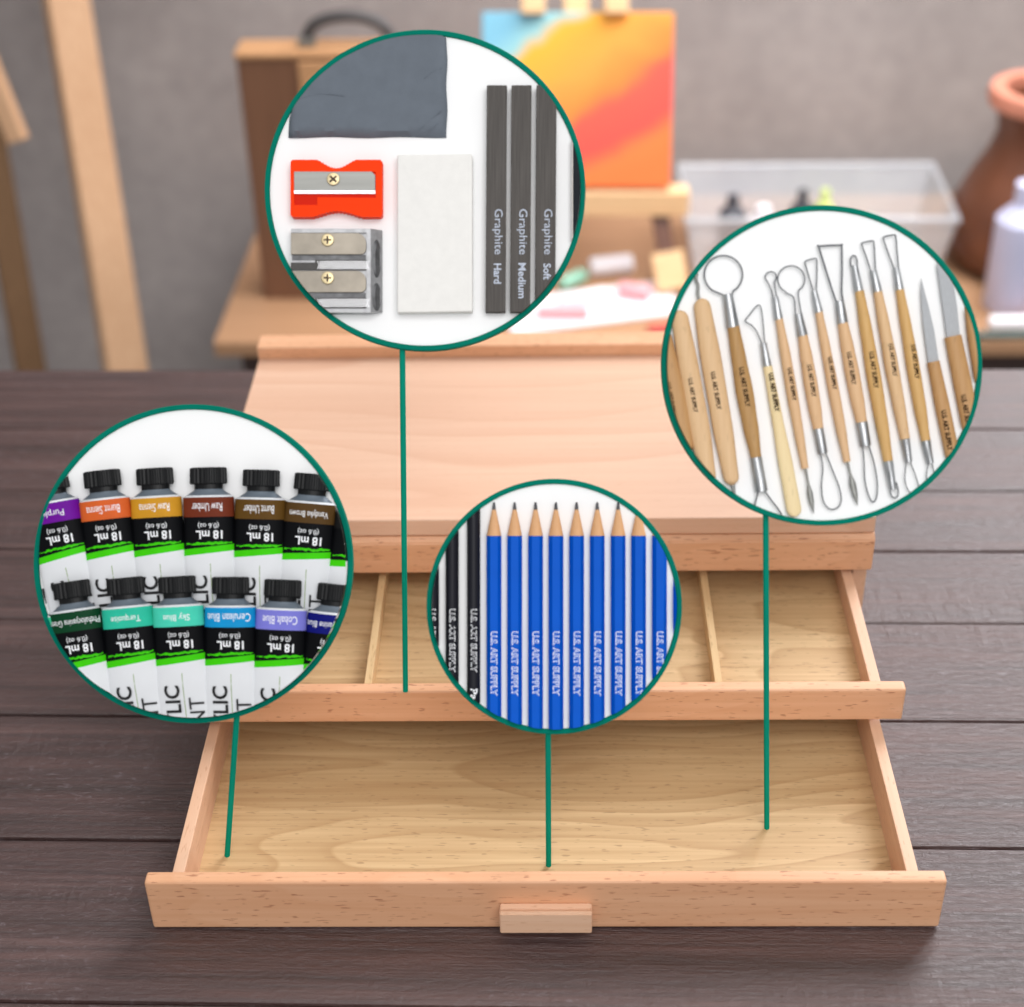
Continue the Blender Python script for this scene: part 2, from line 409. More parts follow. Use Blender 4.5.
# ------------------------------------------------------------------ display boards
class Board:
    def __init__(s, cx, cy, r, depth, rod_top, rod_foot, foot_z, label):
        s.cx, s.cy, s.r, s.D = cx, cy, r, depth
        s.s = depth / F_PX
        s.C = CAM + RC @ Vector(((cx - 512) * s.s, -(cy - 503.5) * s.s, -depth))
        s.m = Matrix.Translation(s.C) @ RC.to_4x4(); s.mi = s.m.inverted()
        foot = at_z(rod_foot[0], rod_foot[1], foot_z)
        root = Matrix.Translation(foot)
        e = empty('display_board', root, label, 'display board')
        s.root = e
        # panel
        S = s.s
        toloc = root.inverted() @ s.m
        bm = bmesh.new()
        lathe(bm, [(0, -9 * S), ((r - 4) * S, -9 * S), ((r - 4) * S, 0), (0, 0)], 128)
        bmesh.ops.transform(bm, matrix=toloc, verts=bm.verts)
        finish('panel', bm, M['white_board'], e, 30)
        bm = bmesh.new()
        prof = [((r - 5.2) * S, -10 * S), (r * S, -10 * S), (r * S, 2.4 * S), ((r - .6) * S, 3 * S), ((r - 4.6) * S, 3 * S), ((r - 5.2) * S, 2.4 * S)]
        lathe(bm, prof + prof[:1], 160)
        bmesh.ops.remove_doubles(bm, verts=bm.verts, dist=1e-6)
        bmesh.ops.transform(bm, matrix=toloc, verts=bm.verts)
        rm = finish('rim', bm, M['teal'], e, 40); rm['label'] = 'teal rim'
        # rod: from the drawer up behind the panel
        bm = bmesh.new()
        a = Vector(((rod_top[0] - cx) * S, -(rod_top[1] - cy) * S, -5 * S))
        top = s.m @ a
        d = (top - foot)
        sweep(bm, [Vector((0, 0, 0)), d], 3.0 * S, 14)
        rd = finish('rod', bm, M['teal_rod'], e, 50); rd['label'] = 'teal rod'
    def thing(s, name, px, py, label, cat, group=None, wc=0.0):
        """an Empty lying on the board face at (px,py)"""
        dx, dy = -(px - 512) * wc * s.s / s.D, -(py - 503.5) * wc * s.s / s.D
        loc = Vector(((px + dx - s.cx) * s.s, -(py + dy - s.cy) * s.s, 0.0002))
        e = empty(name, s.m @ Matrix.Translation(loc), label, cat, group)
        return Item(s, e, px, py)

class Item:
    def __init__(s, b, e, ax, ay): s.b, s.e, s.ax, s.ay = b, e, ax, ay
    def part(s, name, bm, mat, smooth=None, clip=True, parent=None, fill=True, rc=None, label=None):
        """bm in board pixels (x right, y DOWN, z out of the board)"""
        b = s.b
        if clip:
            r = (rc or b.r - 5.6)
            if any((v.co.x - b.cx) ** 2 + (v.co.y - b.cy) ** 2 > r * r for v in bm.verts):
                N = 180
                for k in range(N):
                    a = 2 * math.pi * k / N; n = Vector((math.cos(a), math.sin(a), 0)); p = Vector((b.cx, b.cy, 0)) + n * r
                    if not bm.verts: break
                    if max((v.co - p).dot(n) for v in bm.verts) <= 1e-5: continue
                    bmesh.ops.bisect_plane(bm, geom=bm.verts[:] + bm.edges[:] + bm.faces[:], dist=1e-6, plane_co=p, plane_no=n, clear_outer=True)
                    if fill and bm.faces:
                        be = [e for e in bm.edges if e.is_boundary]
                        if be: bmesh.ops.holes_fill(bm, edges=be, sides=0)
        if not bm.faces: bm.free(); return None
        for v in bm.verts:
            v.co = Vector(((v.co.x - s.ax) * b.s, -(v.co.y - s.ay) * b.s, v.co.z * b.s))
        o = finish(name, bm, mat, parent or s.e, smooth, recalc=fill)
        if not fill:
            pass
        if label: o['label'] = label
        return o
    def text(s, body, cx, cy, w, h, ang, mat, z, bold=0.0, fn=None, parent=None, name='lettering', dz=0.0):
        """w,h: extents in pixels along / across the writing; ang: degrees clockwise on the picture"""
        vs, fs = glyphs(body, bold); bm = bmesh.new(); a = D2R(ang)
        vv = []
        for x, y in vs:
            u, v = x * w, -y * h
            X = cx + u * math.cos(a) - v * math.sin(a); Y = cy + u * math.sin(a) + v * math.cos(a)
            vv.append(bm.verts.new((X, Y, (fn(X, Y) if fn else z) + dz)))
        for f in fs:
            try: bm.faces.new([vv[i] for i in f[::-1]][::-1])
            except ValueError: pass
        return s.part(name, bm, mat, None, True, parent, fill=False)

def prism(poly, w0, w1, bev=0.0, seg=2, bm=None):
    own = bmesh.new()
    a = [own.verts.new((x, y, w0)) for x, y in poly]; b = [own.verts.new((x, y, w1)) for x, y in poly]
    n = len(poly); own.faces.new(a); own.faces.new(b[::-1])
    for i in range(n): own.faces.new((a[i], b[i], b[(i + 1) % n], a[(i + 1) % n]))
    if bev:
        bmesh.ops.recalc_face_normals(own, faces=own.faces)
        bmesh.ops.bevel(own, geom=[e for e in own.edges if not all(v.co.z == w0 for v in e.verts)], offset=bev, segments=seg, affect='EDGES', profile=.6)
    if bm is not None:
        me = bpy.data.meshes.new('tmp'); own.to_mesh(me); own.free(); bm.from_mesh(me); bpy.data.meshes.remove(me); return bm
    return own
def rect(x0, y0, x1, y1): return [(x0, y0), (x1, y0), (x1, y1), (x0, y1)]
def rrect(x0, y0, x1, y1, r, n=5):
    o = []
    for (cx, cy, a0) in ((x1 - r, y1 - r, 0), (x0 + r, y1 - r, 90), (x0 + r, y0 + r, 180), (x1 - r, y0 + r, 270)):
        for k in range(n + 1):
            a = D2R(a0 + 90 * k / n); o.append((cx + r * math.cos(a), cy + r * math.sin(a)))
    return o
def circ(cx, cy, r, n=24): return [(cx + r * math.cos(2 * math.pi * k / n), cy + r * math.sin(2 * math.pi * k / n)) for k in range(n)]

def loft(p0, p1, stations, n=20, power=2.0, phase=0.0, mats=None, bm=None):
    """stations: (t 0..1 along p0->p1, half width, half depth, centre height, tilt)"""
    bm = bm or bmesh.new()
    P0, P1 = Vector(p0), Vector(p1); d = P1 - P0; L = d.length; d.normalize(); pr = Vector((-d.y, d.x))
    rings = []
    for st in stations:
        t, hw, hd, wc = st[:4]; tilt = st[4] if len(st) > 4 else 0
        R = []
        for k in range(n):
            a = 2 * math.pi * k / n + phase; c, sn = math.cos(a), math.sin(a)
            c = math.copysign(abs(c) ** (2 / power), c); sn = math.copysign(abs(sn) ** (2 / power), sn)
            q = P0 + d * (t * L + tilt * c * hw) + pr * (c * hw)
            R.append(bm.verts.new((q.x, q.y, wc + hd * sn)))
        rings.append(R)
    for i, (A, B) in enumerate(zip(rings, rings[1:])):
        for k in range(n):
            f = bm.faces.new((A[k], A[(k + 1) % n], B[(k + 1) % n], B[k]))
            if mats: f.material_index = mats[i]
    f0 = bm.faces.new(rings[0]); f1 = bm.faces.new(rings[-1])
    if mats: f0.material_index = mats[0]; f1.material_index = mats[-1]
    return bm
def wire(pts, r=.7, w=5.0, closed=False, smooth=True):
    if smooth:
        P = [Vector(p) for p in pts]; out = []
        n = len(P)
        for i in range(n - 1):
            a, b, c, d = P[max(i - 1, 0)], P[i], P[i + 1], P[min(i + 2, n - 1)]
            for k in range(6):
                t = k / 6
                out.append(.5 * ((2 * b) + (c - a) * t + (2 * a - 5 * b + 4 * c - d) * t * t + (3 * b - 3 * c + d - a) * t ** 3))
        out.append(P[-1]); pts = out
    bm = bmesh.new(); sweep(bm, [(p[0], p[1], w) for p in pts], r, 8, closed); return bm

B1 = Board(425.2, 190.7, 160.3, .838, (402, 346), (405.5, 691.0), .0617, 'round white board with grey eraser, sharpeners and graphite sticks, above the box lid')
B2 = Board(193.6, 563.7, 159.3, .840, (236.3, 712), (227.2, 855.5), .0078, 'round white board of paint tubes on a rod in the lower drawer')
B3 = Board(554.2, 606.4, 127.6, .828, (548.2, 729), (548.6, 865.3), .0078, 'smallest round white board, of blue and black pencils')
B4 = Board(821.6, 365.6, 160.0, .806, (766.6, 512), (766.8, 828), .0078, 'round white board of wooden clay tools on a rod at right')

# ---------------- board 1: erasers, sharpeners, graphite sticks
def board1():
    it = B1.thing('eraser', 368, 90, 'flat slate grey soft eraser slab above the orange sharpener', 'eraser', wc=5)
    bm = bmesh.new()
    nx, ny = 36, 24; x0, x1, y0, y1 = 289, 446.5, 20, 136.5
    top = [[None] * (nx + 1) for _ in range(ny + 1)]
    for j in range(ny + 1):
        for i in range(nx + 1):
            u, v = i / nx, j / ny
            x = x0 + (x1 - x0) * u; y = y0 + (y1 - y0) * v
            e = min(u, 1 - u, v * 1.3 + .1, (1 - v)) * 30
            h = 7.5 * (1 - math.exp(-e * 2.2)) + .5 * math.sin(x * .11 + y * .05) + .35 * math.sin(y * .21 - x * .07)
            top[j][i] = bm.verts.new((x + .6 * math.sin(y * .13) * (1 if i in (0, nx) else 0), y + .5 * math.sin(x * .09) * (1 if j == ny else 0), h + 1.5))
    for j in range(ny):
        for i in range(nx): bm.faces.new((top[j][i], top[j][i + 1], top[j + 1][i + 1], top[j + 1][i]))
    be = [e for e in bm.edges if e.is_boundary]
    r = bmesh.ops.extrude_edge_only(bm, edges=be); vs = [v for v in r['geom'] if isinstance(v, bmesh.types.BMVert)]
    for v in vs: v.co.z = 0
    bmesh.ops.holes_fill(bm, edges=[e for e in bm.edges if e.is_boundary], sides=0)
    body = it.part('slab', bm, M['grey_eraser'], 50)
    # crease lines
    for pts in ([(418, 132), (430, 121), (441, 112)], [(428, 133), (438, 124)], [(424, 80), (434, 72), (442, 69)], [(300, 100), (320, 95), (345, 97)]):
        it.part('crease', wire(pts, .45, 9.0), M['grey_eraser'], 60, parent=body)

    # orange sharpener
    it = B1.thing('pencil_sharpener', 337, 189, 'orange plastic single-hole pencil sharpener with curved grip sides', 'sharpener', wc=8)
    H = 13
    def outline():
        pts = [(291.5, 163), (293.5, 161)]
        pts += [(318, 161)]
        n = 26
        for k in range(1, n):
            t = k / n; x = 318 + (356 - 318) * t
            pts.append((x, 161 + 8.2 * math.sin(math.pi * t) ** 1.25 + (.7 if k % 2 else -.3)))
        pts += [(356, 161), (380.5, 161), (382.5, 163), (382.5, 215.5), (380.5, 217.8), (362, 217.8)]
        for k in range(1, n):
            t = k / n; x = 362 - (362 - 314) * t
            pts.append((x, 217.8 - 5.6 * math.sin(math.pi * t) ** 1.2 - (.7 if k % 2 else -.3)))
        pts += [(314, 217.8), (293.5, 217.8), (291.5, 216)]
        return pts
    # body as base + raised walls round a recess
    bm = prism(outline(), 0, H - 3)
    o = outline()
    up = [p for p in o if p[1] < 190]; lo = [p for p in o if p[1] >= 190]
    prism(up[0:1] + up[1:] + [(382.5, 173), (291.5, 173)], H - 3, H, bm=bm)
    prism([(376, 172.9), (382.5, 172.9), (382.5, 199), (376, 199)], H - 3, H, bm=bm)
    prism([(291.5, 172.9), (295, 172.9), (295, 206), (291.5, 206)], H - 3, H, bm=bm)
    prism([(318, 198.2), (376, 198.9), (382.5, 198.9), (382.5, 206), (318, 206)], H - 3, H, bm=bm)
    prism([(291.5, 205.9)] + [(382.5, 205.9)] + lo, H - 3, H, bm=bm)
    body = it.part('body', bm, M['orange_plastic'], None)
    it.part('recess', prism(rect(295, 194, 376, 206), H - 3.2, H - 2.7), M['orange_recess_shade'], parent=body)
    it.part('blade', prism([(295, 172.8), (372, 172.8), (375.5, 176.5), (375.5, 191.2), (295, 191.2)], H - 2.6, H + .6, .3), M['steel'])
    it.part('cutting_edge', prism(rect(295, 191.2, 375.5, 194.6), H - 2.6, H - .2), M['steel_edge'])
    sc = it.part('screw', prism(circ(334, 180.5, 6.5), H + .6, H + 2.6, .9, 3), M['brass'], 40)
    bm = prism([(330.2, 178.6), (331.6, 177), (338, 182.6), (336.6, 184.2)], H + 2.55, H + 2.75); prism([(336.8, 177), (338, 178.4), (331.4, 184.2), (330, 182.8)], H + 2.55, H + 2.8, bm=bm)
    it.part('slot', bm, M['slot'], parent=sc)

    # metal double sharpener
    it = B1.thing('pencil_sharpener', 337, 272, 'silver metal double-hole pencil sharpener below the orange one', 'sharpener', wc=10)
    H = 16
    bm = prism(rect(292, 230, 371, 313), 0, H - 3)
    prism(rect(292, 230, 371, 234), H - 3, H, bm=bm)
    prism(rect(367, 234, 371, 313), H - 3, H, bm=bm)
    prism(rect(292, 309.5, 367, 313), H - 3, H, bm=bm)
    body = it.part('body', bm, M['zinc'])
    for y in (0, 37.5):
        it.part('knurled_bar', prism([(292, 263.5 + y), (316, 263.5 + y), (316, 261 + y), (367, 261 + y), (367, 270.8 + y), (292, 270.8 + y)], H - 3, H - .2), M['knurl'])
        bm = bmesh.new()
        for k in range(22):
            x = 318 + k * 2.25
            prism([(x, 262 + y), (x + .5, 262 + y), (x + 4.5, 270 + y), (x + 4, 270 + y)], H - .25, H + .15, bm=bm)
            prism([(x + 4, 262 + y), (x + 4.5, 262 + y), (x + .5, 270 + y), (x, 270 + y)], H - .25, H + .15, bm=bm)
        it.part('knurling', bm, M['steel_edge'])
        pts = [(292, 234.3 + y)]
        for k in range(9):
            a = D2R(-90 + 90 * k / 8); pts.append((357 + 9.5 * math.cos(a), 244 + y + 9.7 * math.sin(a)))
        for k in range(5):
            a = D2R(90 * k / 4); pts.append((361 + 5.5 * math.cos(a), 250.5 + y + 5 * math.sin(a)))
        pts += [(292, 255.5 + y)]
        it.part('blade', prism(pts, H - 2.5, H + .3, .3), M['blade_warm'])
        it.part('groove', prism(rect(293, 255.6 + y, 366, 261 + y), H - 3.1, H - 2.4), M['hole'])
        sx, sy = 328.5, 241.5 + y
        sc = it.part('screw', prism(circ(sx, sy, 6.3), H + .3, H + 2.4, .9, 3), M['brass'], 40)
        if sc:
            bm = prism(rect(sx - 3.8, sy - .9, sx + 3.8, sy + .9), H + 2.3, H + 2.5); prism(rect(sx - .9, sy - 3.8, sx + .9, sy + 3.8), H + 2.3, H + 2.55, bm=bm)
            it.part('slot', bm, M['slot'], parent=sc)
    # end face with the two pencil holes (sloping away on the right)
    bm = bmesh.new()
    extr = [bm.verts.new(p) for p in ((371, 230, 0), (371, 230, H), (371, 313, H), (371, 313, 0), (381.5, 230, 0), (381.5, 230, 6), (381.5, 311, 6), (381.5, 311, 0))]
    for f in ((0, 1, 2, 3), (4, 7, 6, 5), (0, 4, 5, 1), (3, 2, 6, 7), (1, 5, 6, 2), (0, 3, 7, 4)): bm.faces.new([extr[i] for i in f])
    endf = it.part('end_face', bm, M['zinc'])
    for (cy, ry) in ((259, 19), (297, 14)):
        bm = bmesh.new(); ring = []
        vv = []
        for k in range(28):
            a = 2 * math.pi * k / 28; x = 376.5 + 4.2 * math.cos(a); y = cy + ry * math.sin(a)
            vv.append((x, y))
        a_ = [bm.verts.new((x, y, H - (x - 371) / 10.5 * (H - 6) + .15)) for x, y in vv]
        c_ = [bm.verts.new((376.5 + (x - 376.5) * .55 + 1.2, cy + (y - cy) * .8, H - (x - 371) / 10.5 * (H - 6) + .22)) for x, y in vv]
        for k in range(28): bm.faces.new((a_[k], a_[(k + 1) % 28], c_[(k + 1) % 28], c_[k]))
        bm.faces.new(c_)
        it.part('pencil_hole', bm, M['hole'], parent=endf)

    # white eraser
    it = B1.thing('eraser', 435, 235, 'white rectangular block eraser between the sharpeners and graphite sticks', 'eraser', wc=9)
    it.part('block', prism([(398, 157), (399, 156.3), (471, 155.5), (472.5, 157), (472.5, 312), (398, 313)], 0, 15, 1.6, 3), M['white_eraser'])

    # graphite sticks
    for x0, x1, kind, lab, (ty0, ty1), y1 in ((487, 507, 'Hard', 'dark grey square graphite stick lettered Hard, nearest the white eraser', (269, 283), 312),
                                     (511.5, 531.5, 'Medium', 'dark grey square graphite stick lettered Medium, middle of the three', (263, 298), 312),
                                     (536.5, 556.5, 'Soft', 'dark grey square graphite stick lettered Soft, rightmost of the three', (264, 281), 312)):
        it = B1.thing('graphite_stick', (x0 + x1) / 2, 200, lab, 'graphite stick', 'graphite sticks on the round white board', wc=8)
        it.part('stick', prism([(x0, 87), (x1, 87), (x1 - 1.5, y1), (x0 - 1.5, y1)], 0, 13, .8, 2), M['graphite'])
        cx = (x0 + x1) / 2 + .5
        it.text('Graphite', cx, 232.5, 45, 10.5, 90, M['print_pale'], 13.15)
        sx0, sx1 = {'Hard': (264, 284), 'Medium': (263.5, 298.5), 'Soft': (264, 280)}[kind]
        it.text(kind, cx, (sx0 + sx1) / 2, sx1 - sx0, 7.5, 90, M['print_pale'], 13.15, .02)
    it = B1.thing('drawing_stick', 576, 190, 'black drawing stick cut by the right edge of the top board', 'drawing stick', wc=6)
    bm = prism(rect(573, 100, 590, 285), 0, 11, .8, 2)
    it.part('stick', bm, M['black_stick'])
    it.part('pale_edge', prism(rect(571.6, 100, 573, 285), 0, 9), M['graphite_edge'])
board1()

# ---------------- board 2: paint tubes
def tube(cap, low, rgb, name, label, lift, alen, nw, acr=True):
    """cap: centre of cap top; low: a point on the axis lower down (photo px)"""
    P0 = Vector(cap); d = (Vector(low) - P0).normalized(); L = 1.0; P1 = P0 + d
    mid = P0 + d * 60
    it = B2.thing('paint_tube', mid.x, mid.y, label, 'paint tube', 'acrylic paint tubes on the round white board', wc=11 + lift)
    pr = Vector((-d.y, d.x))          # points left on the picture (since d is down)
    rt = -pr
    def S(a, hw, hd, wc, tilt=0): return (a, hw, hd, wc + lift, tilt)
    W0 = 25.2
    GS = .10
    st = [S(20, 13.6, 9, 10), S(22.5, 14.6, 9, 10), S(27.6, 21.8, 11, 11), S(27.7, 22.6, 11.2, 11.2), S(29.6, W0, 12, 12), S(49, W0 + .2, 11.6, 11.6),
          S(78.5, W0 + .7, 10.5, 10.5, GS), S(85.0, W0 + .8, 10.2, 10.2, GS), S(105, W0 + 1, 9.2, 9.2), S(alen * .8, W0 + 1, 5, 5), S(alen, W0 + 1.2, 1.2, 1.2)]
    def hd_at(a):
        for s0, s1 in zip(st, st[1:]):
            if s0[0] <= a <= s1[0]:
                t = (a - s0[0]) / (s1[0] - s0[0] + 1e-9)
                return [s0[i] + (s1[i] - s0[i]) * t for i in (1, 2, 3)]
        return st[-1][1:4] if a > st[-1][0] else st[0][1:4]
    PW = 2.15
    def surf(x, y):
        q = Vector((x, y)) - P0; a = q.dot(d); b = q.dot(rt)
        hw, hd, wc = hd_at(a); u = min(.999, abs(b) / hw)
        return wc + hd * (1 - u ** PW) ** (1 / PW) + .12
    RC_ = B2.r - 6.2
    mats = [M['tube_grey'], M['tube_white'], colour(rgb), M['tube_black'], M['tube_green']]
    bm = loft(P0, P1, st, 40, PW, 0, [0, 0, 1, 1, 2, 3, 4, 1, 1, 1])
    body = it.part('tube_body', bm, mats, 35, rc=RC_)
    if body is None: return
    # ribbed cap
    bm = bmesh.new(); n = 96; rings = []
    for a, rr in ((0, 17.2), (.9, 18.4), (15.6, 18.6), (16.6, 17.6)):
        R = []
        for k in range(n):
            ph = 2 * math.pi * k / n
            rib = 1.0 if (k % 4) in (0, 1) else .93
            r2 = rr * (rib if rr > 17.5 else .95)
            q = P0 + d * a + rt * (r2 * math.cos(ph)); R.append(bm.verts.new((q.x, q.y, 11 + lift + r2 * .58 * math.sin(ph))))
        rings.append(R)
    for A, Bq in zip(rings, rings[1:]):
        for k in range(n): bm.faces.new((A[k], A[(k + 1) % n], Bq[(k + 1) % n], Bq[k]))
    bm.faces.new(rings[0]); bm.faces.new(rings[-1])
    loft(P0, P1, [S(16.4, 14.2, 9, 10.5), S(21.4, 14.0, 9, 10.5)], 32, 2, bm=bm)
    it.part('cap', bm, M['cap_black'], None, rc=RC_)
    ang = math.degrees(math.atan2(rt.y, rt.x)) + 180      # upside-down writing
    def at(a, b): q = P0 + d * a + rt * b; return q.x, q.y
    x, y = at(39.3, 0)
    w = {'Phthalocyanine Green': 49, 'Phthalocyanine Blue': 49, 'Vandyke Brown': 38, 'Cerulean Blue': 42, 'Burnt Sienna': 33, 'Turquoise': 29, 'Sky Blue': 26, 'Cobalt Blue': 34}.get(name, 30 if name != 'Purple' else 22)
    it.text(name, x, y, w, 8.2, ang, M['print_white'], 0, 0, surf)
    x, y = at(57.0, 1); it.text('(0.6 oz)', x, y, 20.5, 6.6, ang, M['print_white'], 0, 0, surf)
    x, y = at(66.6, 1.5); it.text('18 mL', x, y, 26, 8.6, ang, M['print_white'], 0, .02, surf)
    # brush stroke above the green band
    bm = bmesh.new(); rnd = random.Random(int(cap[0]))
    prev = None
    for k in range(25):
        b = -22 + 45 * k / 24; base = 75.2 - b * .035 + rnd.uniform(-.7, .7); th = (1.1 if 4 < k < 22 else .5) + rnd.uniform(-.3, .4)
        X0, Y0 = at(base - th, b); X1, Y1 = at(base + th, b)
        cur = (bm.verts.new((X0, Y0, surf(X0, Y0) + .05)), bm.verts.new((X1, Y1, surf(X1, Y1) + .05)))
        if prev: bm.faces.new((prev[0], cur[0], cur[1], prev[1]))
        prev = cur
    it.part('brush_stroke', bm, M['tube_green'], fill=False, rc=RC_)
    # tall upright word and its thin green line on the white part
    if acr:
        x, y = at(148, -9.5); it.text('ACRYLIC', x, y, 82, 15.5, ang + 90, M['print_black'], 0, .02, surf, dz=1.2)
        x, y = at(149, 13.5); it.text('PAINT', x, y, 58, 14.5, ang + 90, M['print_black'], 0, 0, surf, dz=1.6)
        bm = bmesh.new(); prev = None
        for k in range(13):
            a = 95 + (alen - 97) * k / 12; X0, Y0 = at(a, 1.4); X1, Y1 = at(a, 2.2)
            cur = (bm.verts.new((X0, Y0, surf(X0, Y0) + .05)), bm.verts.new((X1, Y1, surf(X1, Y1) + .05)))
            if prev: bm.faces.new((prev[0], cur[0], cur[1], prev[1]))
            prev = cur
        it.part('green_line', bm, M['line_green'], fill=False, rc=RC_)
def zz(x, y): return (25 + x * .3327, 395 + y * .3327)
def board2():
    row1 = [((72, 238), (117, 480), (108, 14, 150), 'Purple', 'purple-banded paint tube at the far left of the upper row'),
            ((230, 228), (258, 480), (214, 98, 44), 'Burnt Sienna', 'paint tube with the burnt orange Burnt Sienna band'),
            ((389, 221), (404, 470), (204, 146, 38), 'Raw Sienna', 'paint tube with the golden yellow Raw Sienna band'),
            ((551, 219), (556, 465), (112, 48, 28), 'Raw Umber', 'paint tube with the reddish brown Raw Umber band'),
            ((711, 226), (705, 470), (94, 66, 24), 'Burnt Umber', 'paint tube with the olive brown Burnt Umber band'),
            ((867, 238), (847, 480), (84, 60, 28), 'Vandyke Brown', 'paint tube with the dark brown Vandyke Brown band'),
            ((1023, 262), (992, 500), (24, 24, 24), 'Ivory', 'black paint tube cut off at the right end of the upper row')]
    for c, l, rgb, nm, lab in row1:
        glyphs(nm)
        tube(zz(*c), zz(*l), rgb, nm, lab, 0, 168, 0)
    row2 = [((2, 590), (34, 800), (70, 200, 150), 'Green', 'mint green paint tube sliver at the left end of the lower row'),
            ((138, 562), (172, 800), (8, 62, 34), 'Phthalocyanine Green', 'paint tube with the darkest green Phthalocyanine Green band'),
            ((300, 551), (322, 790), (46, 188, 158), 'Turquoise', 'paint tube with the deeper sea-green Turquoise band'),
            ((456, 547), (469, 790), (72, 206, 178), 'Sky Blue', 'paint tube with the light aqua Sky Blue band'),
            ((618, 549), (618, 790), (18, 146, 206), 'Cerulean Blue', 'paint tube with the bright blue Cerulean Blue band'),
            ((776, 557), (766, 795), (124, 124, 212), 'Cobalt Blue', 'paint tube with the lilac blue Cobalt Blue band'),
            ((937, 571), (914, 800), (12, 18, 112), 'Phthalocyanine Blue', 'paint tube with the navy band at the lower row right end')]
    for c, l, rgb, nm, lab in row2:
        tube(zz(*c), zz(*l), rgb, nm, lab, 9, 168, 0)
board2()

# ---------------- board 3: pencils
def board3():
    def zx(x): return 420 + x * .2681
    def zy(y): return 470 + y * .2681
    order = ['leftmost', 'second', 'third', 'fourth', 'fifth', 'sixth', 'seventh', 'eighth', 'ninth', 'rightmost, half hidden']
    xs = [276, 353, 431, 507, 584, 661, 739, 815, 893, 971]
    for i, X in enumerate(xs):
        cx = zx(X); hw = 7.35
        lab = ('%s blue hexagonal pencil counted from the left on the pencil board' % order[i]) if i < 9 else 'sliver of a blue pencil at the right edge of the pencil board'
        it = B3.thing('pencil', cx, 640, lab, 'pencil', 'blue pencils on the round white board', wc=6)
        hd = 6.4; yt, yc, yb = zy(122), zy(240), 740
        # hexagonal painted body, scalloped where the sharpened cone starts
        bm = bmesh.new(); n = 24; R0, R1 = [], []
        for k in range(n):
            ph = 2 * math.pi * k / n
            seg = (ph % (math.pi / 3)) - math.pi / 6
            r = math.cos(math.pi / 6) / math.cos(seg)
            x = cx + hw * r * math.cos(ph); w = hd + hd * r * math.sin(ph)
            sc = -1.8 + 3.6 * (r - .866) / .134
            R0.append(bm.verts.new((x, yc + sc, w))); R1.append(bm.verts.new((x, yb, w)))
        for k in range(n): bm.faces.new((R0[k], R0[(k + 1) % n], R1[(k + 1) % n], R1[k]))
        bm.faces.new(R0); bm.faces.new(R1)
        it.part('body', bm, M['pencil_blue'])
        it.part('sharpened_cone', loft((cx, yc + 1.8), (cx, zy(150)), [(0, hw, hd, hd), (1, 2.0, 2.0, hd)], 28), M['cedar'], 50)
        it.part('lead', loft((cx, zy(150)), (cx, yt), [(0, 2.0, 2.0, hd), (.85, 1.2, 1.2, hd), (1, .9, .9, hd)], 20), M['lead'], 50)
        zt = hd + hd * .866 + .1
        ty = (zy(600) + zy(840)) / 2
        it.text('U.S. ART SUPPLY', cx + .1, ty, 64, 6.6, 90, M['print_white'], zt, .045)
        it.text('U.S. ART SUPPLY', cx + .1, ty, 62.8, 5.0, 90, M['pencil_blue'], zt + .12)
    for X, hw, lab in ((200, 6.6, 'black pencil next to the blue pencils, lettered Past near its lower end'),
                       (120, 6.6, 'black pencil second from the left edge of the pencil board'),
                       (47, 6.4, 'black pencil cut off by the left edge of the pencil board')):
        cx = zx(X)
        it = B3.thing('pencil', cx, 620, lab, 'pencil', 'black pencils on the round white board', wc=6)
        it.part('body', loft((cx, 470), (cx, 745), [(0, hw, 6, 6), (1, hw, 6, 6)], 28), M['pencil_black'], 60)
        ty = (zy(517) + zy(752)) / 2
        def fn(x, y): return 6 + 6 * math.sqrt(max(0, 1 - ((x - cx) / hw) ** 2)) + .5
        it.text('U.S. ART SUPPLY', cx + .4, ty, 63, 6.2, 90, M['print_white'], 0, .045, fn)
        it.text('U.S. ART SUPPLY', cx + .4, ty, 61.8, 4.7, 90, M['pencil_black'], 0, 0, fn, dz=.3)
        if X == 200: it.text('Pastel', cx + .4, zy(812) + 14, 28, 7, 90, M['print_white'], 0, .02, fn)
glyphs('Pastel', .02)
board3()

